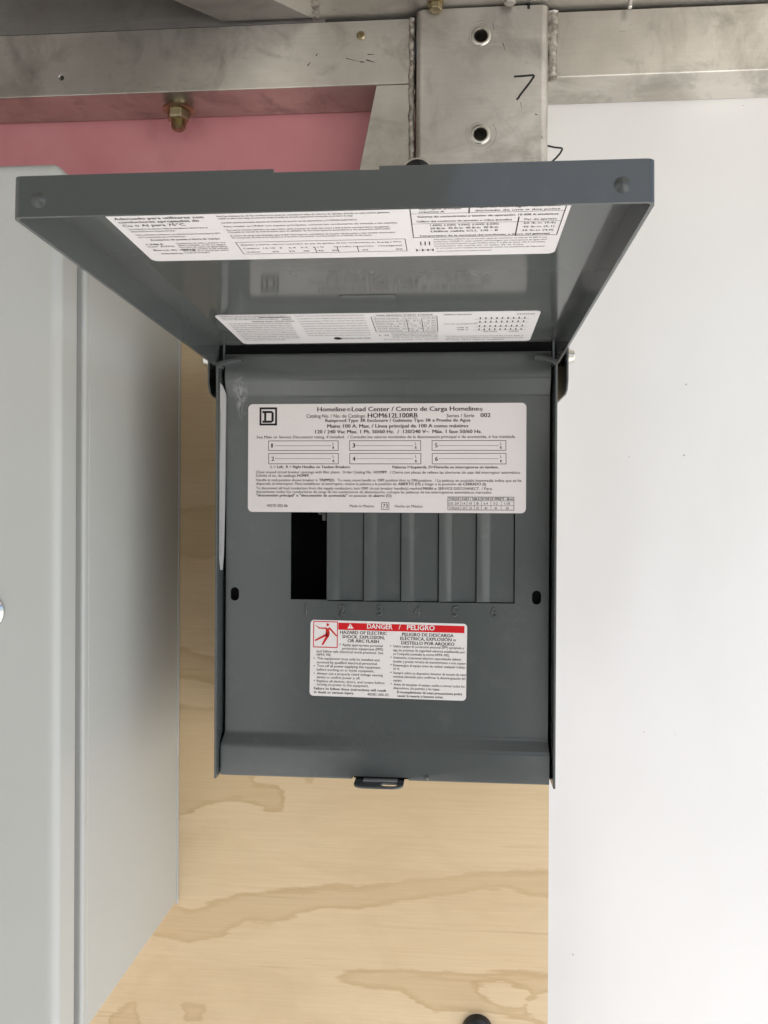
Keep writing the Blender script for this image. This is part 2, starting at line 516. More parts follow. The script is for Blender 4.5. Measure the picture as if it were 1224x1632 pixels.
# plywood with its own hand-drawn figure, kept as signed distance in millimetres
def ply():
    x0, x1, z0, z1 = -520.0, 124.5, -760.0, 60.0
    xs = np.arange(x0, x1 + .1, 3.0); xs[-1] = x1
    zs = np.arange(z0, z1 + .1, 2.5); zs[-1] = z1
    P = [
      [(-176,-383),(-150,-370),(-133,-366),(-112,-367),(-99,-373),(-87,-372),(-85,-359),(-92,-353),(-110,-351),(-112,-346),(-100,-341),(-84,-341),(-64,-349),(-62,-337),(-68,-326),(-60,-313),(-54,-290),(-200,-290),(-230,-385)],
      [(-178,-478),(-164,-481),(-137,-475),(-117,-461),(-97,-463),(-77,-456),(-49,-449),(-21,-447),(11,-440),(47,-434),(72,-427),(92,-427),(112,-432),(137,-434),(168,-432),(168,-412),(112,-413),(70,-416),(11,-425),(-29,-431),(-57,-432),(-85,-435),(-117,-441),(-140,-447),(-164,-456),(-175,-452),(-230,-450),(-230,-478)],
      [(-36,-500),(10,-494),(55,-498),(105,-492),(135,-494),(168,-487),(168,-499),(124,-508),(108,-516),(107,-526),(122,-532),(146,-538),(168,-542),(168,-556),(133,-550),(110,-529),(70,-526),(35,-529),(9,-511),(-14,-512),(-48,-506)],
      [(-230,-545),(-208,-530),(-206,-550),(-202,-566),(-186,-572),(-164,-566),(-160,-577),(-126,-574),(-112,-578),(-100,-592),(-230,-595)],
      [(-168,-534),(-151,-533),(-153,-543),(-166,-545)],
      [(-230,-250),(-170,-243),(-140,-252),(-118,-247),(-105,-262),(-140,-270),(-180,-268),(-230,-275)],
      [(-230,-120),(-170,-131),(-120,-124),(-100,-150),(-150,-170),(-230,-160)],
      [(-500,-640),(-380,-622),(-250,-640),(-120,-628),(0,-648),(124,-632),(124,-662),(0,-676),(-160,-660),(-340,-672),(-500,-668)],
      [(-20,-322),(40,-318),(95,-324),(60,-326),(10,-327)],
    ]
    holes = [[(67,-504),(88,-500),(110,-507),(107,-521),(90,-523),(72,-514)]]
    X, Z = np.meshgrid(xs, zs); q = np.stack([X.ravel(), Z.ravel()], 1)
    def sdf(poly):
        a = np.array(poly, float); b = np.roll(a, -1, 0)
        dmin = np.full(len(q), 1e9); ins = np.zeros(len(q), bool)
        for p, r in zip(a, b):
            e = r - p; w = q - p
            t = np.clip((w @ e) / (e @ e), 0, 1); d = np.hypot(*(w - t[:, None] * e).T); dmin = np.minimum(dmin, d)
            c = ((p[1] > q[:, 1]) != (r[1] > q[:, 1]))
            with np.errstate(divide='ignore', invalid='ignore'):
                xi = p[0] + (q[:, 1] - p[1]) * e[0] / e[1]
            ins ^= c & (q[:, 0] < xi)
        return np.where(ins, dmin, -dmin)
    s = np.full(len(q), -1e9)
    for p in P: s = np.maximum(s, sdf(p))
    for h in holes: s = np.minimum(s, -sdf(h))
    nx, nz = len(xs), len(zs)
    b = MB()
    b.v = [(x, 100.0, z) for x, z in q]
    for j in range(nz - 1):
        for i in range(nx - 1):
            b.f.append((j * nx + i, j * nx + i + 1, (j + 1) * nx + i + 1, (j + 1) * nx + i)); b.m.append(0)
    n0 = len(b.v)
    b.v += [(x, 111.6, z) for x in (x0, x1) for z in (z0, z1)]
    c00, c01, c10, c11 = 0, (nz - 1) * nx, nx - 1, nz * nx - 1
    for f in ((c00, c01, n0 + 1, n0), (c11, c10, n0 + 2, n0 + 3), (c10, c00, n0, n0 + 2), (c01, c11, n0 + 3, n0 + 1), (n0, n0 + 1, n0 + 3, n0 + 2)):
        b.f.append(f); b.m.append(1)
    og = (-200, 105, -760)
    o = b.build('plywood_panel', [M_ply, M_plyedge], origin=og)
    at = o.data.attributes.new('figure', 'FLOAT', 'POINT')
    at.data.foreach_set('value', np.concatenate([np.clip(s, -40, 40), [-20] * 4]).astype(np.float32))
    return tag(o, 'bare plywood backing board with wavy tan grain behind the grey panel', 'plywood board')
ply()

# ---- deck over the frame
dk = thing('overhead_deck', 'dull aluminium deck underside with diagonal cross tube along the top edge', 'deck', (0, 0, 330))
MB().poly_xy([(-4000, 168), (640, 168), (640, -900), (60, -900), (-200, -3200), (-4000, -3200)], 331, 345).build('deck_shade_sheet', M_alud, dk)  # reaches out of view; outline shaped to keep sun and sky off
def strip(p, q, w, z0, z1):
    d = Vector((q[0] - p[0], q[1] - p[1])); d.normalize(); n = Vector((d.y, -d.x)) * w
    return MB().poly_xy([p, q, (q[0] + n.x, q[1] + n.y), (p[0] + n.x, p[1] + n.y)], z0, z1)
# the 45 degree tube: bottom face at 279
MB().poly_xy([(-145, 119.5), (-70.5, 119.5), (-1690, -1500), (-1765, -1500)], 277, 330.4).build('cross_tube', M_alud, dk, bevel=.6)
MB().poly_xy([(-70, 167), (630, 167), (630, -320), (-510, -320), (-70, 120.5)], 277.2, 290).build('deck_plate', M_alu, dk, bevel=.3)
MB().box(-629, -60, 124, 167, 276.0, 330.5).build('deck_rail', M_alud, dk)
b = MB(); vs = []
rnd = random.Random(3)
for k in range(9):
    b.lathe([(1.0, -.6), (3.0 + rnd.uniform(-.5, .8), -.2), (2.6, .8)], (-66 + k * .3 + rnd.uniform(-.6, .6), 119 - k * 3.2, 277), 'z', 10)
b.build('weld_bead', M_weld, dk, smooth=60)
GB = 'bolts through the deck above the frame'
def deck_bolt(x, y, label, m=M_zinc, r=5.5, h=6.5):
    t = thing('hex_bolt', label, 'bolt', (x, y, 277.2), GB)
    MB().lathe([(r * 1.25, -1.2), (r * 1.25, 0)], (x, y, 277.1), 'z', 24).build('washer', m, t, smooth=30)
    MB().lathe([(r * .9, -h), (r, -h + .8), (r, -1.3)], (x, y, 277.1), 'z', 6).build('hex_head', m, t, bevel=.3)
deck_bolt(32.2, 106, 'hex bolt head under the deck just above the left half of the post', M_brass)
deck_bolt(91, 103.5, 'dark bolt head barely showing at the top edge above the right half of the post', M_zinc, 5.0, 5.0)
deck_bolt(186, 112, 'small bright bolt tip above the right beam, rightmost of the deck bolts', M_chrome, 2.0, 7.5)
deck_bolt(106.5, 113.5, 'tiny dark stub hanging above the top right corner of the post', M_black, 2.0, 5.0)

# ---- hanging flange nut
hb = thing('flange_nut', 'yellow zinc flange nut on a bolt end hanging under the left beam', 'nut', (-191.5, 143, ZB))
cx, cy = -190.5, 143
MB().lathe([(8.5, 0), (8.5, -3.6), (13.2, -4.4), (13.6, -5.4), (12.6, -6.2), (9, -6.3)], (cx, cy, ZB), 'z', 36).build('washer', M_brass, hb, smooth=40)
nb = MB(); prof = [(9.6, -6), (9.9, -6.6), (9.9, -13.4), (8.4, -15), (6.6, -15)]
nb.lathe(prof, (cx, cy, ZB), 'z', 6); nb.build('hex_nut', M_brass, hb, bevel=.5)
pr = [(6.3, -14.6)]
for k in range(6): pr += [(6.3, -15.2 - k * 1.1), (5.5, -15.7 - k * 1.1)]
pr += [(5.2, -21.6), (4.0, -22.6)]
MB().lathe(pr, (cx, cy, ZB), 'z', 28).build('bolt_end', M_brass, hb, smooth=25)

# ---- black bolt heads
def black_bolt(x, y, z, r, label, rim):
    t = thing('black_bolt', label, 'bolt', (x, y, z), 'black bolt heads on the wall')
    pr = [(r, -.2), (r, -3.2), (r * .93, -5), (r * .75, -6.5), (r * .55, -7.2), (r * .5, -5.2), (.3, -5.0)]
    MB().lathe(pr, (x, y, z), 'y', 36).build('head', M_black, t, smooth=30)
    MB().lathe([(r * rim, 0), (r * rim, -1.0), (r * rim - .5, -1.5), (r * .9, -1.5)], (x, y, z), 'y', 36).build('washer', M_zinc if rim > 1.1 else M_black, t, smooth=30)
black_bolt(69.5, 100, -539.5, 11.6, 'black round bolt head on the plywood at the bottom edge', 1.03)
black_bolt(18, 112, 141.5, 12.0, 'black bolt head with bright washer on the post, half hidden behind the open lid', 1.18)

# ------------------------------------------------------------------ pale cabinet on the left
cb = thing('pale_cabinet', 'pale grey powder coated cabinet standing left of the grey panel', 'cabinet', (-330, 0, -449))
XS = -173.7; XL = -486
body = MB()
body.poly_xz(rrect(XL, XS, -449, 60, 3, 3), -70, 99.4)
body.build('body', M_cab, cb, bevel=1.0)
MB().poly_xz(rrect(XL - .6, XS + .9, -449.8, 60.8, 4, 4), -79, -70.6).build('rim', M_cab, cb, bevel=2.4, seg=3)
MB().poly_xz(rrect(XL + 5, XS - 4, -445, 56, 3, 3), -85, -78).build('gasket', M_inkg, cb)
MB().poly_xz(rrect(XL - 2, XS + .6, -452, 65.5, 6, 5), -112, -84.5).build('door', M_cab, cb, bevel=7.5, seg=6)
MB().box(XS - .4, XS + .9, 96.6, 99.6, -449.6, 60).build('mounting_flange', M_cab, cb, bevel=.3)
lt = MB().lathe([(10.2, 0), (10.2, -1.6), (8.6, -3.4), (7.8, -3.6), (7.4, -2.2), (5.2, -2.2), (5.0, -3.0), (.3, -3.2)], (-214, -112, -188), 'y', 36)
lt.build('latch', M_chrome, cb, smooth=30)

# ------------------------------------------------------------------ the load center
lc = thing('electrical_panel', 'dark grey electrical panel with its lid propped open on the plywood', 'electrical panel', (2, 100, -311))
XO0, XO1 = -111.5, 115.6; TH = 1.5
ZBOT = -309.5
# enclosure: side walls, back, bottom
en = MB()
for x0, x1 in ((XO0, XO0 + TH), (XO1 - TH, XO1)):
    en.poly_xz  # noqa
    prof = [(-13, -310.8), (99.5, -310.8), (99.5, -12), (4, -12), (4, -30), (-13, -30.5)]
    en.prism(prof, lambda y, z, x0=x0: (x0, y, z), lambda y, z, x1=x1: (x1, y, z))
en.box(XO0 + TH, XO1 - TH, 97.5, 99.5, -309, -12)
en.box(XO0 + TH, XO1 - TH, 1, 97.5, -309, -307.5)
en.build('enclosure', M_grey, lc, bevel=.35)
# inturned stiffening tabs at the top of both walls
for s, xa, xb in ((1, XO0 + .05, XO0 + 17), (-1, XO1 - .05, XO1 - 15)):
    pts = [(xa, -34), (xa + s * .4, -30.8), (xa + s * 1.8, -29.9), (xa + s * 7, -28.6), (xb - s * 2, -27.4), (xb, -28.6), (xb, -29.6),
           (xb - s * 2, -29.6), (xa + s * 7, -31.2), (xa + s * 3.2, -32.4), (xa + s * 2.4, -34)]
    MB().poly_xz(pts, -13.1, -3).build('stiffening_tab', M_grey, lc, bevel=.3)
# rain hood over the top
hd = MB()
for x0, x1 in ((-120.2, -118.8), (122.6, 124.0)):
    prof = [(-3, -16), (-3, -43), (1, -49), (8, -51), (70, -51), (99, -40), (99, -4), (4, -4)]
    hd.prism(prof, lambda y, z, x0=x0: (x0, y, z), lambda y, z, x1=x1: (x1, y, z))
hd.box(-118.8, 122.6, 4, 99, -5.6, -4)
hd.box(-118.8, 122.6, 4.0, 5.4, -13, -5.6)
hd.build('rain_hood', M_grey, lc, bevel=.35)
MB().box(-118, 122, 5.8, 30, -28, -6).build('hood_gap_shade', M_void, lc)  # near-black sheet standing for the shade in the gap under the hinge
for xs, s in ((124.0, 1), (-120.2, -1)):
    b = MB(); c_ = (xs, -2.0 + 4, -26)
    b.lathe([(5.2, 0), (5.2, s * .9), (3.9, s * 1.0), (3.9, s * 3.6), (3.0, s * 4.4)], c_, 'x', 6 if False else 24)
    b.build('hinge_bolt', M_zinc, lc, smooth=30)
# guts: bus block painted near-black for shade inside, bus stabs
MB().box(-90, 95, 40, 90, -285, -40).build('bus_shade_block', M_void, lc, bevel=2)
ck = MB().box(-42, -38.6, 6, 12, -137, -131).box(-46, -42.6, 14, 20, -133, -129)
ck.build('bus_stab', mat('tinned_bus', (.12, .12, .11), .5, .5), lc, bevel=1)

# deadfront: bent sheet
st = []
def S(y, z, a, b): st.append((y, z, a, b))
S(4, -23.2, -107.2, 112.4); S(-3.2, -23.4, -107.2, 112.4); S(-4.6, -24.4, -107.2, 112.4); S(-5, -26, -107.2, 112.4)
S(-5, -40.2, -107.5, 112.2); S(-4.8, -41.6, -107.5, 112.2); S(-4.3, -42.8, -107.5, 112.2)
S(-.7, -50.4, -107.5, 112.2); S(-.2, -51.6, -107.5, 112.2); S(0, -53, -107.5, 112.2)
S(0, -281.0, -107.5, 112.0); S(-.3, -282.6, -107.6, 112.0); S(-1.1, -284, -107.8, 112.0)
S(-4.9, -288.6, -108.8, 112.2); S(-5.7, -290, -109.0, 112.4); S(-6, -291.8, -109.0, 112.4)
S(-6, -309.4, -109.0, 112.4); S(-5.7, -310.4, -109.0, 112.4); S(-4.8, -310.8, -109.0, 112.4); S(4, -310.6, -109.0, 112.4)
def normal2(i):
    a = st[max(0, i - 1)]; b = st[min(len(st) - 1, i + 1)]
    dy, dz = b[0] - a[0], b[1] - a[1]; L = math.hypot(dy, dz); return (-dz / L, dy / L)
df = MB(); vs = []
for i, (y, z, a, b) in enumerate(st): vs += [(a, y, z), (b, y, z)]
for i, (y, z, a, b) in enumerate(st):
    n = normal2(i); vs += [(a, y + 1.2 * n[0], z + 1.2 * n[1]), (b, y + 1.2 * n[0], z + 1.2 * n[1])]
k = len(st); fs = []
for i in range(k - 1):
    A, B = 2 * i, 2 * i + 2; C_, D_ = A + 2 * k, B + 2 * k
    fs += [(A, A + 1, B + 1, B), (C_, D_, D_ + 1, C_ + 1), (A, B, D_, C_), (A + 1, C_ + 1, D_ + 1, B + 1)]
fs += [(0, 2 * k, 2 * k + 1, 1), (2 * k - 2, 2 * k - 1, 4 * k - 1, 4 * k - 2)]
df.add(vs, fs)
dead = df.build('deadfront', M_dead, lc); dead['_org'] = lc['_o']
SL = [-62.3] + [-37.4 + 25.4 * i for i in range(6)]          # slot boundaries
ZS0, ZS1 = -191.6, -127.0
c = MB(); c.box(SL[0], SL[1], -5, 6, ZS0 + .8, ZS1); cut(dead, c)
for i in range(1, 6):
    c = MB(); c.box(SL[i] + .35, SL[i + 1] - .02, -5, 6, ZS0, ZS1); cut(dead, c)
for hx, hz in ((-101.2, -187.6), (104.1, -187.4)):
    c = MB(); c.poly_xz(oblong(hx, hz, 6.0, 9.4), -5, 6); cut(dead, c)
c = MB(); c.box(-18.6, 19.4, -12, 8, -318, -309.0 + .4); cut(dead, c)
dead.data.polygons.foreach_set('use_smooth', [True] * len(dead.data.polygons))
dead.data.set_sharp_from_angle(angle=DEG(26))
del dead['_org']
for hx, hz in ((-101.2, -187.6), (104.1, -187.4)):
    MB().box(hx - 5, hx + 5, 4.5, 8, hz - 8, hz + 8).build('screw_hole_shade', M_void, lc)  # dark backing painted as the shade within each screw hole
# knockout plates: flush at the left, pressed back towards the right
def knock(i):
    x0, x1 = SL[i] + .35, SL[i + 1] - .75
    b = MB(); dp = 1.35
    ys = [(x0, 0.02), (x0 + 1.0, 0.05), (x0 + 6.2, dp * .55), (x0 + 7.6, dp * .86), (x0 + 9.0, dp), (x1, dp)]
    vs = []
    for x, y in ys: vs += [(x, y, ZS0 + .55), (x, y, ZS1)]
    n = len(ys)
    for x, y in ys: vs += [(x, y + 1.1, ZS0 + .55), (x, y + 1.1, ZS1)]
    fs = []
    for j in range(n - 1):
        A, B, C2, D2 = 2 * j, 2 * j + 2, 2 * n + 2 * j, 2 * n + 2 * j + 2
        fs += [(A, B, B + 1, A + 1), (C2, C2 + 1, D2 + 1, D2), (A, C2, D2, B), (A + 1, B + 1, D2 + 1, C2 + 1)]
    fs += [(0, 1, 2 * n + 1, 2 * n), (2 * n - 2, 4 * n - 2, 4 * n - 1, 2 * n - 1)]
    b.add(vs, fs)
    return b.build('knockout_plate', M_grey, lc, smooth=40)
for i in range(1, 6): knock(i)
def embossed(ch, x, z):
    co, fs = glyphs(ch, False)
    a, b_ = co[:, 0].min(), co[:, 0].max(); h = 6.9 / cap_h()
    cu = bpy.data.curves.new('n', 'FONT'); cu.body = ch; cu.size = 1; cu.resolution_u = 3
    cu.extrude = .06; cu.offset = -.035; cu.bevel_depth = .045; cu.bevel_resolution = 1
    ob = bpy.data.objects.new('n', cu); COL.objects.link(ob); bpy.context.view_layer.update()
    me = bpy.data.meshes.new_from_object(ob.evaluated_get(bpy.context.evaluated_depsgraph_get()))
    bpy.data.objects.remove(ob); bpy.data.curves.remove(cu)
    bm_ = MB()
    bm_.add([(x + (v.co.x - (a + b_) / 2) * h, -v.co.z * h * .9, z + v.co.y * h) for v in me.vertices], [tuple(p.vertices) for p in me.polygons])
    bpy.data.meshes.remove(me)
    return bm_.build('embossed_number', M_grey, dead, smooth=50, origin=lc['_o'])
for i, xx in enumerate((-51.5, -26.8, -1.2, 24.4, 49.8, 75.8)): embossed(str(i + 1), xx, -201.0)

# padlock tab at the bottom
tb = MB(); ol = rrect(-16.8, 16.4, -19, 2, 7, 5, (0, 0, 1, 1))
tb.poly_xy(ol, -312.6, -311.1); tab = tb.build('padlock_tab', M_grey, lc); tab['_org'] = lc['_o']
hp = [(p[0], p[1]) for p in rrect(1.5, 12.5, -16.2, -10, 3.0, 6)]
cut(tab, MB().poly_xy(hp, -330, -300)); add_bevel(tab, .4, 2); del tab['_org']
MB().poly_xz(rrect(-11, 12, -311.4, -310.3, .5, 2), -8.2, -3).build('tab_rib', mat('pale_grey_rib', (.34, .345, .335), .35), lc)  # rib in a paler grey than the tab
MB().box(-18.5, 19.3, 1.5, 4, -312, -306).build('latch_slot_shade', M_void, lc)  # black strip in place of the shade inside the latch notch
rv = MB().lathe([(1.6, 0), (1.5, -.9), (.9, -1.4), (.2, -1.5)], (31.6, -6, -308.2), 'y', 16)
rv.build('latch_dimple', M_grey, lc, smooth=50)

# ---- main directory label
def label_plate(mb, x0, x1, z0, z1, r, place3, t=.22, mi=0):
    pts = rrect(x0, x1, z0, z1, r, 6)
    mb.prism(pts, lambda u, v: place3(u, v, t), lambda u, v: place3(u, v, .02), mi)
LM = MB()
LX0, LX1, LZ0, LZ1 = -92.3, 96.7, -131.1, -57.2
pl3 = lambda u, v, h: (u, -h, v)
label_plate(LM, LX0, LX1, LZ0, LZ1, 3.2, pl3)
ink = lambda u, v: (u, -.30, v)
def MX(px, py=700): return LX0 + (px - 397 + (py - 643) * .0174) / 442.5 * 189.0
def MZ(py): return LZ1 - (py - 643.4) / 173.6 * 73.9
def ML(text, a, b, base, cap, bold=False, mi=1):
    write(LM, text, MX(a, base), MX(b, base), MZ(base), cap / 2.345, ink, bold, mi)
ML('Homeline', 508.8, 554.5, 655.6, 7.0, True); ML('®', 556, 562.5, 655.6, 5.0)
ML('Load Center / Centro de Carga Homeline', 564, 765.5, 655.6, 7.0, True); ML('®', 766, 771.5, 656.4, 5.0)
ML('Catalog No. / No. de Catálogo', 491, 585.5, 665.7, 5.6, False, 2)
ML('HOM612L100RB', 589.5, 669, 666, 7.2, True)
ML('Series / Serie', 714.5, 758, 665.8, 5.4, False, 2); ML('002', 767.5, 783.5, 665.8, 6.4, True)
ML('Rainproof-Type 3R Enclosure / Gabinete Tipo 3R a Prueba de Agua', 521.5, 752, 672.6, 4.8, True)
ML('Mains 100 A. Max. / Línea principal de 100 A como máximo', 524.5, 748.5, 681.8, 5.4, True)
ML('120 / 240 Vac Max. 1 Ph. 50/60 Hz.  /  120/240 V~  Máx. 1 fase 50/60 Hz.', 505, 769.5, 690.8, 5.4, True)
ML('See Main or Service Disconnect rating, if installed.  / Consulte los valores nominales de la desconexión principal o de acometida, si fue instalada.', 410, 822, 698.6, 4.3, False, 2)
for ci, (a, b) in enumerate(((428.5, 542), (559.5, 673.5), (690.5, 807))):
    for ri, (t0, t1) in enumerate(((702.2, 718.6), (722.4, 740))):
        frame(LM, MX(a, t1), MX(b, t1), MZ(t1), MZ(t0), .40, ink, 3)
        ML(str(ci * 2 + ri + 1), a + 5, a + 9.6 + (.0 if ci + ri else -2.2), t1 - 5.2, 6.6, bool(ci + ri))
        y = MZ((t0 + t1) / 2)
        x = MX(a + 12)
        while x < MX(b - 12):
            bar(LM, x, x + .75, y - .18, y + .18, ink, 1); x += 1.25
        ML('L', b - 9.3, b - 6.9, t0 + 7.2, 4.2, False, 1)
        ML('R', b - 9.5, b - 6.3, t1 - 2.9, 4.2, True, 1)
ML('L = Left,  R = Right Handles on Tandem Breakers.', 432, 561, 746.4, 4.2, True)
ML('Palancas I=Izquierda, D=Derecha en interruptores en tandem.', 628, 795, 746.6, 4.2, True)
ML('Close unused circuit breaker openings with filler plates.  Order Catalog No.', 408, 595, 754.8, 4.2, False, 2)
ML('HOMFP.', 598, 620, 754.8, 4.2, True); ML('/ Cierre con placas de relleno las aberturas sin usar del interruptor automático.', 624, 829, 755, 4.2, False, 2)
ML('Solicite el no. de catálogo', 408, 473, 760.4, 4.2, False, 2); ML('HOMFP.', 475, 495, 760.4, 4.2, True)
ML('Handle at mid-position shows breaker is', 408, 508, 767.6, 4.2, False, 2); ML('TRIPPED.', 510, 536, 767.6, 4.2, True)
ML('To reset, move handle to', 540, 601, 767.6, 4.2, False, 2); ML('OFF', 604, 615, 767.6, 4.2, True); ML('position then to', 617, 656, 767.6, 4.2, False, 2)
ML('ON', 658, 667, 767.6, 4.2, True); ML('position.  / La palanca en posición intermedia indica que se ha', 669, 830, 767.8, 4.2, False, 2)
ML('disparado el interruptor. Para restablecer el interruptor, mueva la palanca a la posición de', 408, 634, 773.4, 4.2, False, 2)
ML('ABIERTO (O)', 636.5, 672, 773.4, 4.2, True); ML('y luego a la posición de', 674, 737, 773.4, 4.2, False, 2); ML('CERRADO (I).', 739, 776, 773.4, 4.2, True)
ML('To disconnect all load conductors from the supply conductors, turn', 408, 576, 780.6, 4.2, False, 2); ML('OFF', 578, 589, 780.6, 4.2, True)
ML('circuit breaker handle(s) marked', 591, 674, 780.6, 4.2, False, 2); ML('MAIN', 676, 691, 780.6, 4.2, True); ML('or', 693, 698, 780.6, 4.2, False, 2)
ML('SERVICE DISCONNECT.', 700, 765, 780.6, 4.2, False, 1); ML('/ Para', 768, 784, 780.6, 4.2, False, 2)
ML('desconectar todos los conductores de carga de los conductores de alimentación, coloque las palancas de los interruptores automáticos marcados', 408, 783, 786.4, 4.2, False, 2)
ML('"desconexión principal" o "desconexión de acometida"', 408, 555, 792.2, 4.2, True); ML('en posición de', 558, 595, 792.2, 4.2, False, 2); ML('abierto (O)', 597, 626, 792.2, 4.2, True)
ML('40270-202-06', 425, 459, 808.8, 4.2, False, 2); ML('Made in Mexico', 559, 598, 808.8, 4.2, False, 2); ML('Hecho en México', 631, 675, 808.8, 4.2, False, 2)
frame(LM, MX(609.5, 806), MX(622, 806), MZ(812.2), MZ(800.8), .34, ink, 1); ML('73', 612, 619.8, 809.4, 6.2, False)
frame(LM, MX(714.5, 800), MX(818.5, 800), MZ(812.6), MZ(791.4), .34, ink, 2)
for yy in (797.6, 805.2): bar(LM, MX(714.5, 800), MX(818.5, 800), MZ(yy) - .12, MZ(yy) + .12, ink, 2)
for xx in (735, 744.5, 756, 767, 782, 798): bar(LM, MX(xx, 805), MX(xx, 805) + .24, MZ(812.6), MZ(797.6), ink, 2)
ML('TORQUE CHART / TABLA DE PAR DE APRIETE - (lb-in)', 716, 817, 796.6, 3.8, True)
ML('LUG / ZAP.', 716, 733, 803.8, 4.0, False, 2); ML('TORQUE', 716, 733, 811.2, 4.0, False, 2)
for (a, b), t1, t2 in zip(((738, 742), (748, 752.5), (759.5, 763), (771, 777.5), (786, 793), (803, 812)), ('14', '10', '8', '6-4', '3-2', '1-1/0'), ('20', '25', '35', '40', '45', '50')):
    ML(t1, a, b, 803.8, 4.0, False, 2); m_ = (a + b) / 2; ML(t2, m_ - 2.2, m_ + 2.2, 811.2, 4.0, False, 2)
# maker's mark: letter D in a square frame
def LGX(q): return MX(390 + q / 5.32, 663)
def LGZ(q): return MZ(635 + q / 5.32)
fx0, fx1, fz0, fz1 = LGX(133), LGX(285), LGZ(228), LGZ(73)
frame(LM, fx0, fx1, fz0, fz1, 1.35, ink, 1)
for a, b, c0, d in ((158, 238, 103, 122), (158, 238, 186, 205), (173, 192, 122, 186)): bar(LM, LGX(a), LGX(b), LGZ(d), LGZ(c0), ink, 1)
LM.add([ink(LGX(a), LGZ(b)) for a, b in ((238, 103), (256, 119), (256, 189), (238, 205), (238, 186), (236, 180), (236, 128), (238, 122))],
       [(0, 1, 6, 7), (1, 2, 5, 6), (2, 3, 4, 5)], 1)
LM.build('directory_label', [M_paper, M_ink, M_inkg, mat('rule_ink', (.07, .065, .065), .6)], lc, weld=False)

# ---- danger label
DM = MB()
DW, DH = 106.4, 51.8; ca, sa = math.cos(DEG(-.62)), math.sin(DEG(-.62))
def dpl(u, v, h):                                   # u right, v up from the label's lower left corner
    a, b = u - DW / 2, v - DH / 2
    return (4.6 + a * ca - b * sa, -h, -231.0 + a * sa + b * ca)
label_plate(DM, 0, DW, 0, DH, 2.6, dpl)
dink = lambda u, v: dpl(u, v, .30)
dink2 = lambda u, v: dpl(u, v, .36)
def DU(px, py): return (px - 497 + (py - 988) * .05) / 248.0 * DW
def DV(px, py): return DH - (py - 988 - (px - 497) * .0262) / 121.3 * DH
c3 = lambda qx, qy: (488 + qx / 8.743, 980 + qy / 8.743)
c4 = lambda qx, qy: (612 + qx / 8.743, 980 + qy / 8.743)
def P3(q): p = c3(*q); return (DU(*p), DV(*p))
def P4(q): p = c4(*q); return (DU(*p), DV(*p))
def DL(text, q0, q1, cap, bold=False, mi=1, f=P3, f2=None, pl=None):
    a = f(q0); b = (f2 or f)(q1)
    write(DM, text, a[0], b[0], (a[1] + b[1]) / 2, cap / 8.743 / 2.345, pl or dink, bold, mi)
a = P3((462, 200)); b = P4((1122, 150)); bar(DM, a[0], b[0], a[1] - .4, b[1] - .3, dink, 2)
a = P3((98, 455)); b = P3((462, 95)); frame(DM, a[0], b[0], a[1], b[1], .62, dink, 3)
DL('DANGER', (862, 196), (1217, 196), 66, True, 0, P3, None, dink2)
write(DM, '/', P4((215, 190))[0], P4((245, 190))[0], P3((862, 190))[1], 66 / 8.743 / 2.345, dink2, False, 0)
DL('PELIGRO', (330, 212), (712, 212), 66, True, 0, P4, None, dink2)
tri = [P3(q) for q in ((632, 122), (676, 192), (590, 190))]
DM.add([dink2(*p) for p in tri], [(0, 1, 2)], 0)
ex = [P3(q) for q in ((627, 145), (641, 145), (637, 172), (631, 172))]
DM.add([dpl(p[0], p[1], .4) for p in ex], [(0, 1, 2, 3)], 2)
# falling figure struck by a spark
def limb(q0, q1, w0, w1): stroke(DM, P3(q0), P3(q1), w0 / 20.5, w1 / 20.5, dink, 3)
hc = P3((316, 140)); DM.add([dink(hc[0] + .92 * math.cos(t * .393), hc[1] + 1.0 * math.sin(t * .393)) for t in range(16)], [tuple(range(16))], 3)
limb((308, 190), (312, 262), 22, 30); limb((312, 250), (305, 300), 30, 26)
limb((300, 275), (130, 360), 17, 11); limb((315, 285), (228, 422), 21, 12)
limb((300, 188), (190, 186), 11, 8); limb((330, 180), (436, 296), 13, 10); limb((196, 182), (140, 148), 7, 3)
HB = [('HAZARD OF ELECTRIC', (484, 270), (1135, 276)), ('SHOCK, EXPLOSION,', (512, 328), (1100, 338)), ('OR ARC FLASH', (585, 385), (1020, 392))]
for t, q0, q1 in HB: DL(t, q0, q1, 44, True)
for t, q0, q1, bd in (('Apply appropriate personal', (508, 442), (1070, 442), 0), ('protective equipment (PPE)', (508, 490), (1075, 494), 0),
    ('and follow safe electrical work practices. See', (146, 522), (1075, 550), 0), ('NFPA 70E.', (146, 572), (352, 576), 0),
    ('This equipment must only be installed and', (150, 622), (1018, 648), 0), ('serviced by qualified electrical personnel.', (146, 676), (990, 700), 0),
    ('Turn off all power supplying this equipment', (146, 726), (1028, 752), 0), ('before working on or inside equipment.', (142, 778), (940, 802), 0),
    ('Always use a properly rated voltage sensing', (140, 828), (1058, 862), 0), ('device to confirm power is off.', (138, 884), (742, 902), 0),
    ('Replace all devices, doors, and covers before', (136, 936), (1080, 966), 0), ('turning on power to this equipment.', (132, 986), (856, 1006), 0),
    ('Failure to follow these instructions will result', (92, 1040), (1100, 1072), 1), ('in death or serious injury.', (90, 1090), (650, 1112), 1), ('40281-200-02', (835, 1122), (1130, 1128), 0)):
    DL(t, q0, q1, 34, bool(bd), 1 if bd else 4)
for q in ((478, 410), (110, 604), (106, 712), (104, 816), (102, 916)):
    a = P3(q); bar(DM, a[0] - .35, a[0] + .35, a[1] - .3, a[1] + .3, dink, 1)
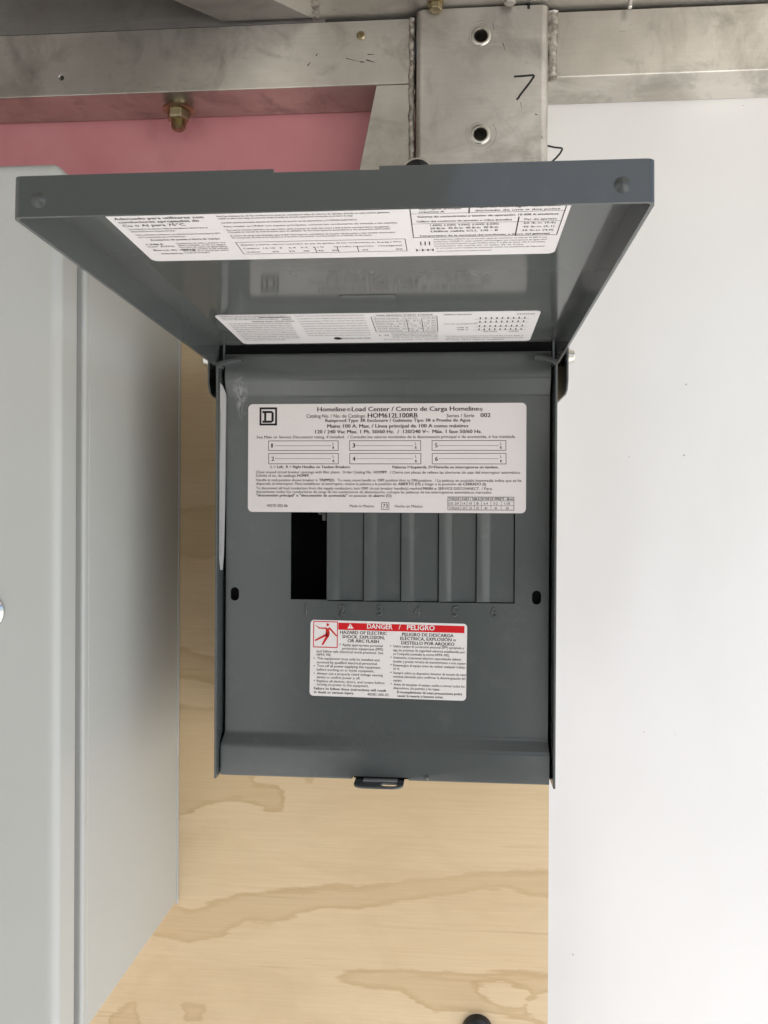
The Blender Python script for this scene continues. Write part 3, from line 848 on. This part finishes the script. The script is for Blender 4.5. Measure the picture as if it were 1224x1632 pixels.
for t, q0, q1 in (('PELIGRO DE DESCARGA', (258, 296), (968, 308)), ('ELÉCTRICA, EXPLOSIÓN o', (232, 352), (995, 366)), ('DESTELLO POR ARQUEO', (246, 412), (975, 428))):
    DL(t, q0, q1, 44, True, 1, P4)
for t, q0, q1, bd in (('Utilice equipo de protección personal (EPP) apropiado y', (134, 450), (1105, 478), 0), ('siga las prácticas de seguridad eléctrica establecidas por', (130, 504), (1118, 532), 0),
    ('su Compañía (consulte la norma NFPA 70E).', (130, 556), (905, 578), 0), ('Solamente el personal eléctrico especializado deberá', (130, 606), (1055, 636), 0),
    ('instalar y prestar servicio de mantenimiento a este equipo.', (126, 658), (1128, 690), 0), ('Desenergice el equipo antes de realizar cualquier trabajo', (124, 712), (1112, 744), 0), ('en él.', (122, 762), (212, 764), 0),
    ('Siempre utilice un dispositivo detector de tensión de valor', (120, 816), (1124, 850), 0), ('nominal adecuado para confirmar la desenergización del', (120, 868), (1106, 900), 0), ('equipo.', (118, 922), (238, 926), 0),
    ('Antes de energizar el equipo, vuelva a colocar todos los', (120, 976), (1094, 1008), 0), ('dispositivos, las puertas y las tapas.', (116, 1028), (756, 1048), 0),
    ('El incumplimiento de estas precauciones podrá', (164, 1084), (1056, 1112), 1), ('causar la muerte o lesiones serias.', (164, 1136), (800, 1156), 1)):
    DL(t, q0, q1, 34, bool(bd), 1 if bd else 4, P4)
for q in ((98, 432), (96, 588), (94, 692), (90, 798), (86, 956)):
    a = P4(q); bar(DM, a[0] - .35, a[0] + .35, a[1] - .3, a[1] + .3, dink, 1)
DM.build('danger_label', [M_danger, M_ink, M_red, mat('pale_red_ink', (.60, .03, .03), .5, spec=.2), M_inkg], lc, weld=False)

# ---- bar-code style sticker on the inner face of the left wall
SM = MB(); xi = XO0 + TH + .12
pts = [(-8.0, -43.5, 0), (-4, -45, .6), (2.0, -52, 2.6), (2.6, -60, 2.9), (2.2, -80, 2.4), (1.4, -120, 1.6), (.4, -160, .8), (-1.0, -171, .4), (-5.2, -171, 0), (-8.2, -163, 0)]
n_ = len(pts)
SM.add([(xi + d, y, z) for y, z, d in pts] + [(xi - .1 + d, y, z) for y, z, d in pts],
       [tuple(range(n_)), tuple(range(n_, 2 * n_))[::-1]] + [(i, n_ + i, n_ + (i + 1) % n_, (i + 1) % n_) for i in range(n_)], 0)
rnd = random.Random(11)
bar(SM, -7.6, -6.9, -90, -61, lambda u, v: (xi + .15, u, v), 2)
z = -95.0
while z > -160:
    L = rnd.uniform(2, 7); h = rnd.uniform(.5, 1.1)
    bar(SM, -6.6, -6.6 + L * .5, z - h, z, lambda u, v: (xi + .12 + max(0, (u + 7) * .13) * (z + 171) / 110, u, v), 1); z -= h + rnd.uniform(.5, 1.6)
SM.build('side_sticker', [mat('dull_sticker_paper', (.50, .49, .48), .5), mat('faded_ink', (.27, .26, .265), .6), M_inkg], lc, weld=False)

# ---- the lid
LA = DEG(1.98)
HX, HY, HZ = 2.0, -6.36, -18.02
def lidxf(p):       # (x, t outwards, s downwards) -> working mm
    x, t, s = p
    return (x, HY - t * math.cos(LA) - s * math.sin(LA), HZ + t * math.sin(LA) - s * math.cos(LA))
LW0, LW1, LT0, LT1, FL = 2 - 114.6, 2 + 114.6, -9.0, 266.5, 15.1
ld = MB(lidxf)
def top_outline(ins, r, t0): return rrect(LW0 + ins, LW1 - ins, t0, LT1 - ins, r, 5, (1, 1, 0, 0))
ld.prism(top_outline(0, 3.2, 0), lambda x, t: (x, t, 0), lambda x, t: (x, t, FL))
lid = ld.build('lid', M_lid, lc); lid['_org'] = lc['_o']
ci = MB(lidxf); ci.prism(top_outline(1.4, 2.0, -30), lambda x, t: (x, t, 1.4), lambda x, t: (x, t, 60)); cut(lid, ci)
cn = MB(lidxf); cn.prism([(-16.2, LT1 - 14), (21.5, LT1 - 14), (21.5, LT1 + 5), (-16.2, LT1 + 5)], lambda x, t: (x, t, -5), lambda x, t: (x, t, 1.25)); cut(lid, cn)
cg = MB(lidxf); cg.prism([(LW0 + 1.5, -30), (LW1 - 1.5, -30), (LW1 - 1.5, 7.0), (LW0 + 1.5, 7.0)], lambda x, t: (x, t, -5), lambda x, t: (x, t, 1.6)); cut(lid, cg)
ch = MB(lidxf)       # side flanges are clipped at the hinge
for xa in (LW0 - 5, LW1 - 8):
    ch.prism([(-20, 9.5), (2.0, 9.5), (7.5, FL + 6), (-20, FL + 6)], lambda t, s, xa=xa: (xa, t, s), lambda t, s, xa=xa: (xa + 13, t, s))
cut(lid, ch)
add_bevel(lid, .9, 3, 40); del lid['_org']
for xx in (LW0 + 10.2, LW1 - 11.5):
    b = MB(lidxf); n = 16; vs = []; fs = []
    prof = [(3.0, 0.0), (2.2, .25), (1.4, .9), (.7, 1.2), (.1, 1.25)]
    for r, h in prof:
        for i in range(n):
            a = 2 * math.pi * i / n; vs.append((xx + r * math.cos(a), LT1 + h, 9.0 + r * math.sin(a)))
    for j in range(len(prof) - 1):
        for i in range(n): fs.append((j * n + i, j * n + (i + 1) % n, (j + 1) * n + (i + 1) % n, (j + 1) * n + i))
    fs.append(tuple(range(n))[::-1]); b.add(vs, fs)
    b.build('lid_dimple', M_lid, lid, smooth=60, origin=lc['_o'])
b = MB(lidxf)
b.prism(rrect(-13, 17.5, 91, 117.5, 2, 3), lambda x, t: (x, t, 1.3), lambda x, t: (x, t, 1.85))
b.build('embossed_panel', M_lid, lid, bevel=.5, origin=lc['_o'])

def lid_label(x0, x1, t0, t1, name='lid_label'):
    b = MB(lidxf)
    pts = rrect(x0, x1, t0, t1, 3.4, 6)
    b.prism(pts, lambda x, t: (x, t, 1.42), lambda x, t: (x, t, 1.62), 0)
    return b
def para(b, lines, x0, x1, t0, t1, cap, bold=False, mi=1, ragged=True):
    rnd = random.Random(len(lines) * 31 + int(x0))
    n = len(lines)
    for i, tx in enumerate(lines):
        t = t0 + (t1 - t0) * (i / max(1, n - 1))
        e = x1 - ((x1 - x0) * rnd.uniform(0, .10) if ragged else 0)
        if i == n - 1 and ragged: e = x0 + (x1 - x0) * rnd.uniform(.45, .8)
        write(b, tx, x0, e, t, cap, lambda u, v: (u, v, 1.70), bold, mi)
BIG = lid_label(-92.6, 92.8, 177.0, 256.0)
lk = lambda u, v: (u, v, 1.70)
for tx, e, t in (('Adecuado para utilizarse con', -53, 227.6), ('conductores apropiados de', -56, 224.0), ('Cu o Al para 75°C', -63, 220.2)):
    write(BIG, tx, -90.2 + (227.6 - t) * .1, e, t, 2.3, lk, True, 2)
para(BIG, ['Los conductores de entrada y salida de este gabinete deberán tener el', 'aislamiento adecuado para su uso a la temperatura nominal indicada.'], -88.5, -52, 216.6, 214.0, 1.5, False, 2)
para(BIG, ['Utilice solamente conductores con aislamiento para la ampacidad de 60°C', 'o de 75°C en los circuitos derivados, según la norma de instalación vigente.'], -88, -48, 210.0, 207.2, 1.5, False, 2)
write(BIG, 'Accesorios de puesta a tierra de equipo', -84, -53, 203.6, 1.9, lk, True, 2)
write(BIG, 'CABLE', -88, -80, 198.2, 1.8, lk, True, 2); write(BIG, 'mm² AWG', -88, -76, 195.4, 1.8, lk, False, 2)
write(BIG, 'Barra de tierra', -87, -68, 190.8, 1.8, lk, True, 2); write(BIG, 'neutro', -85, -75, 186.4, 1.8, lk, True, 2)
para(BIG, ['Conductores de cobre o aluminio 14-4', 'Sólido o trenzado, un hilo por agujero', 'Dos hilos de cobre de igual calibre', 'Apriete los tornillos al par indicado', 'en la tabla de la puerta del centro', 'de carga antes de energizarlo'], -74, -51, 199.0, 187.0, 1.45, False, 1)
ln = ['Para las conexiones de los conductores neutros, consulte la tabla de valores de apriete ubicada en este mismo gabinete.', 'Cuando se utilice como equipo de acometida, instale el tornillo de conexión equipotencial suministrado con el centro de carga.',
      'Los interruptores principales deberán ser instalados de acuerdo con las instrucciones y el CÓDIGO ELÉCTRICO.', 'Para instalar en LÍNEA con zapatas principales, conecte los conductores de entrada a las zapatas.',
      'Para uso en circuitos derivados de cuatro hilos, retire el puente de unión del neutro y aísle la barra correspondiente del gabinete.', 'Consulte el manual de instrucciones para el cableado de los interruptores automáticos y los accesorios adicionales.',
      'El centro de carga está diseñado para recibir interruptores enchufables de un polo, de dos polos y tipo tándem autorizados.', 'No conecte más circuitos de los indicados en el directorio; una conexión incorrecta anulará la certificación de este equipo.']
tt = [228.2, 225.8, 221.4, 217.2, 213.2, 210.8, 206.6, 204.2]
rnd = random.Random(5)
for tx, t in zip(ln, tt): write(BIG, tx, -47.5, 25 - rnd.uniform(0, 22 if t in (225.8, 221.4, 204.2) else 4), t, 1.55, lk, False, 1 if rnd.random() < .4 else 2)
frame(BIG, -47.6, 27, 184.2, 199.6, .35, lk, 2)
para(BIG, ['Zapatas y barras: valores nominales de par de apriete de los conductores en lb-pulg y N•m', 'Calibre  14-10   8    6-4   3-2   1-1/0      Tornillo ranurado   Hexagonal', 'Valor      20     35    40    45    50            35              50   '], -46, 25, 195.4, 186.2, 1.5, False, 1, False)
for xx in (-14, -4, 5): bar(BIG, xx, xx + .35, 184.4, 192, lk, 1)
frame(BIG, 30.3, 91.2, 200.4, 237, .4, lk, 1)
for t in (226.5, 216.0): bar(BIG, 30.5, 91, t, t + .25, lk, 2)
for xx, a, b_ in ((53.4, 226, 237), (73.0, 230.5, 237), (73.4, 200.6, 221.5)): bar(BIG, xx, xx + .5, a, b_, lk, 1)
para(BIG, ['Interruptor principal', 'máximo A'], 34, 51, 230.6, 227.6, 1.7, False, 1)
para(BIG, ['Tipo del interruptor automático', 'derivado de uno o dos polos'], 56, 89, 231.2, 227.8, 1.7, False, 1, False)
write(BIG, 'Valores de cortocircuito y tensión de operación: 10 000 A simétricos', 33, 89, 222.6, 1.8, lk, True, 1)
write(BIG, 'Calibre del conductor de aluminio o cobre (tornillo)', 32.5, 71, 217.8, 1.6, lk, True, 1)
para(BIG, ['1 AWG  2 AWG  4 AWG  6 AWG  8 AWG', '50 lb-in  45 lb-in  40 lb-in  40 lb-in', 'Utilice cable CU, 1/0 - 8'], 38, 66, 213.2, 206.4, 2.0, True, 2, False)
para(BIG, ['Par de apriete', '50 lb-in (5,6)', '45 lb-in (5,1)', '35 lb-in (4,0)'], 76, 89, 217.6, 205.6, 1.7, False, 1, False)
write(BIG, 'Temperatura de la terminal del conductor a tierra del gabinete', 33, 88, 201.6, 1.6, lk, True, 1)
para(BIG, ['Adecuado para utilizarse en un circuito capaz de suministrar no más de 10 000 A rcm', 'simétricos, 120/240 V~ máx. cuando esté protegido por interruptores de igual valor', 'nominal de interrupción o por fusibles clase T o JJN de hasta 100 A nominales', 'instalados en serie en el lado de la línea'], 39, 90, 197.4, 189.2, 1.3, False, 1)
para(BIG, ['Si se instala como equipo de acometida utilice los accesorios de seguridad', 'adecuados y la etiqueta suministrada con este gabinete a prueba de lluvia'], 40, 88, 186.4, 182.6, 1.3, False, 2)
for k in range(3):
    a = 1.6 + k * 1.9; bar(BIG, 31.5 + a, 32.0 + a, 191, 195.6, lk, 1)
bar(BIG, 31, 38.5, 184.8, 185.2, lk, 1)
for q in (31, 33.6, 36.0, 38.2): bar(BIG, q, q + .6, 183.6, 186.4, lk, 1)
BIG.build('lid_label', [M_lidpaper, M_ink, M_inkg], lid, weld=False, origin=lc['_o'])

SML = lid_label(-91.2, 97.0, 10.8, 82.0)
para(SML, ['Suitable for use as service equipment when not more', 'than six main disconnecting means are provided and', 'when not used as a lighting and appliance panelboard'], -88.6, -46, 78.6, 71.5, 2.2, False, 2)
write(SML, 'CIRCUIT BREAKER TYPES: HOM', -66, -47, 75, 2.6, lk, True)
write(SML, 'HOMT', -53, -47, 70.5, 2.6, lk, True)
write(SML, 'MAXIMUM SHORT CIRCUIT RATING', -72, -46.5, 66, 2.6, lk, True)
para(SML, ['Use only with the plug-on circuit breakers listed on this label. Breakers', 'may be installed in combination up to the maximum number of poles', 'shown on the wiring diagram of this device and no others.', 'Wire with copper or aluminum conductors sized for 60°C or 75°C', 'ampacity. Tighten every terminal to the torque shown below.', 'To convert to four wire feeder remove bonding strap and', 'insulate the neutral from the enclosure as described', 'Ground bar kits are available, order by number', 'Enclosure is rainproof when hubs are properly installed', 'Before energizing remove all debris from the panel'], -87.5, -48, 62, 21, 2.1, False, 2)
para(SML, ['Suitable for use in accordance with article 384 of the electrical code when used', 'as a panelboard on a circuit capable of delivering not more than ten thousand', 'rms symmetrical amperes, 120/240 volts ac maximum. Main lugs only unless a', 'back-fed breaker is installed with hold down kit. The neutral bar accepts one', 'conductor per hole for sizes larger than fourteen, or two copper wires of the', 'same size when marked. Torque values for lugs and screws are given at right.', 'Box mounts indoors or outdoors. Keep the lid closed and latched at all times', 'Replace any filler plate that has been removed from the dead front cover', 'Bond main when used as service entrance equipment with green screw'], -44, -4, 77.4, 31, 2.1, False, 2, False)
write(SML, 'LISTED ENCLOSED PANEL', -24, -5, 22.0, 2.6, lk, True)
n = 18; SML.add([lidxf_ for lidxf_ in [(-26.5 + 2.6 * math.cos(2 * math.pi * i / n), 23.4 + 3.4 * math.sin(2 * math.pi * i / n), 1.70) for i in range(n)]], [tuple(range(n))], 1)
frame(SML, -.4, 38.4, 38.5, 74.5, .45, lk, 2)
for t in (68, 62, 56, 50, 44): bar(SML, 0, 38, t, t + .3, lk, 2)
for xx in (20, 29): bar(SML, xx, xx + .4, 39, 68, lk, 2)
write(SML, 'WIRE BINDING SCREW TORQUE', 3, 36, 76.2, 2.4, lk, True)
para(SML, ['Branch neutral   14-10 Cu   12-10 Al', 'Equipment ground   8 Cu    6 Al', 'Main lug    6-4 Cu    4-1/0 Al', 'Neutral lug   4 - 1/0   Cu - Al', 'Hold down  screw   No. 8-32', 'Ground bar    14-4     4-1/0'], 1.5, 37, 69.6, 40, 2.2, False, 2, False)
write(SML, 'L G', 1, 7, 28.6, 3.4, lk, False)
para(SML, ['Use Cu-Al wire 60/75°C. Strip insulation', 'to the length marked on the molded base,', 'retighten after initial energization, and', 'do not exceed the values shown in table'], 9, 38, 35, 24, 2.0, False, 2, False)
write(SML, 'Ground bar assembly, order separately', 3, 38, 18.4, 2.0, lk, False, 2)
write(SML, 'WIRING DIAGRAM', 42, 58, 75.6, 2.4, lk, True, 2); write(SML, 'MAINS', 84, 94, 75, 2.4, lk, False, 2)
for t in (66, 58, 48, 40):
    bar(SML, 60, 92, t, t + .35, lk, 2)
    for k in range(9): bar(SML, 63 + k * 3.2, 63.8 + k * 3.2, t, t + 4.2, lk, 1 if k % 2 else 2)
write(SML, 'Circuit arrangement', 42, 62, 55, 2.2, lk, False, 2); write(SML, '120 V', 50, 57, 46, 2.2, lk, True); write(SML, '240 V', 50, 57, 41, 2.2, lk, True)
write(SML, 'NEUTRAL', 66, 75, 35.6, 2.3, lk, False, 1); write(SML, 'LINE', 82, 88, 35.6, 2.3, lk, True, 1)
para(SML, ['For replacement parts and accessory kits see the current digest or', 'contact the nearest distributor before ordering filler plates or hubs', 'Keep this label legible'], 43, 95, 25, 15.5, 2.0, False, 2)
SML.build('lid_label', [M_lidpaper, M_ink, M_inkg], lid, weld=False, origin=lc['_o'])

# ------------------------------------------------------------------ unseen person behind the camera, added to block frontal light
def person():
    t = thing('person', 'unseen person in a dark jacket holding up a phone, added to block light', 'person', (70, -830, -Z0))
    cloth = mat('dark_jacket', (.035, .038, .045), .85)
    skin = mat('skin', (.42, .25, .17), .5)
    H = -Z0
    V = {'pel': (15, -850, H + 960, 165, 110), 'wst': (20, -845, H + 1120, 160, 110), 'chs': (30, -830, H + 1330, 185, 120), 'shc': (35, -835, H + 1440, 130, 90), 'nck': (45, -825, H + 1520, 58, 58),
         'hpl': (-85, -850, H + 920, 100, 100), 'knl': (-100, -835, H + 510, 68, 68), 'anl': (-105, -865, H + 90, 45, 45), 'tol': (-115, -750, H + 38, 42, 36),
         'hpr': (115, -850, H + 920, 100, 100), 'knr': (130, -835, H + 510, 68, 68), 'anr': (135, -865, H + 90, 45, 45), 'tor': (145, -750, H + 38, 42, 36),
         'shl': (-160, -825, H + 1420, 70, 70), 'ell': (-170, -740, H + 1200, 54, 54), 'wrl': (-40, -660, H + 1395, 33, 33),
         'shr': (230, -825, H + 1420, 70, 70), 'elr': (330, -750, H + 1210, 54, 54), 'wrr': (140, -660, H + 1395, 33, 33)}
    E_ = [('pel', 'wst'), ('wst', 'chs'), ('chs', 'shc'), ('shc', 'nck'), ('pel', 'hpl'), ('hpl', 'knl'), ('knl', 'anl'), ('anl', 'tol'), ('pel', 'hpr'), ('hpr', 'knr'), ('knr', 'anr'), ('anr', 'tor'),
          ('shc', 'shl'), ('shl', 'ell'), ('ell', 'wrl'), ('shc', 'shr'), ('shr', 'elr'), ('elr', 'wrr')]
    def skinned(name, V, E_, root, m, sub=1):
        k = list(V); og = t.location
        me = bpy.data.meshes.new(name)
        me.from_pydata([tuple(W(V[i][:3]) - og) for i in k], [(k.index(a), k.index(b)) for a, b in E_], [])
        o = bpy.data.objects.new(name, me); COL.objects.link(o); o.parent = t
        md = o.modifiers.new('skin', 'SKIN'); md.use_smooth_shade = True
        for i, n in enumerate(k):
            d = me.skin_vertices[0].data[i]; d.radius = (V[n][3] * .001, V[n][4] * .001); d.use_root = (n == root)
        s_ = o.modifiers.new('sub', 'SUBSURF'); s_.levels = sub; s_.render_levels = sub
        me.materials.append(m); return o
    skinned('body', V, E_, 'pel', cloth, 2)
    hd = MB().lathe([(2, 1532), (40, 1538), (62, 1570), (76, 1620), (80, 1665), (76, 1710), (58, 1748), (30, 1766), (2, 1770)], (45, -810, -Z0), 'z', 24)
    hd.build('head', skin, t, smooth=60)
    hr = MB().lathe([(81, 1660), (86, 1690), (82, 1722), (64, 1758), (34, 1776), (2, 1781)], (45, -823, -Z0), 'z', 24)
    hr.build('hair', mat('dark_hair', (.02, .014, .01), .6), t, smooth=60)
    for nm, s, wx in (('l', -1, -40), ('r', 1, 140)):
        px = 48 + s * 38
        HV = {'w': (wx, -660, H + 1395, 26, 22), 'p': (px + s * 14, -612, H + 1432, 30, 20), 'k': (px + s * 12, -592, H + 1450, 22, 18)}
        HE = [('w', 'p'), ('p', 'k')]
        for f in range(4):
            z = H + 1472 - f * 17
            HV['a%d' % f] = (px + s * 17, -586, z, 9.5, 9.5); HV['b%d' % f] = (px + s * 10, -575, z + 2, 8.5, 8.5); HV['c%d' % f] = (px - s * 4, -578, z + 3, 8, 8)
            HE += [('k', 'a%d' % f), ('a%d' % f, 'b%d' % f), ('b%d' % f, 'c%d' % f)]
        HV['t1'] = (px + s * 2, -610, H + 1450, 10, 10); HV['t2'] = (px - s * 14, -600, H + 1464, 9, 9); HE += [('p', 't1'), ('t1', 't2')]
        skinned('hand', HV, HE, 'w', skin, 1)
    ph = MB().poly_xz(rrect(-28, 43, -190, -52, 9, 5), -588, -580)
    p = thing('phone', 'black phone held up in both hands of the added person', 'phone', (8, -584, -121))
    ph.build('phone_body', mat('phone_glass', (.01, .01, .011), .12), p, bevel=1.5)
person()

for o in bpy.data.objects:
    for k in ('_org', '_o'):
        if k in o: del o[k]
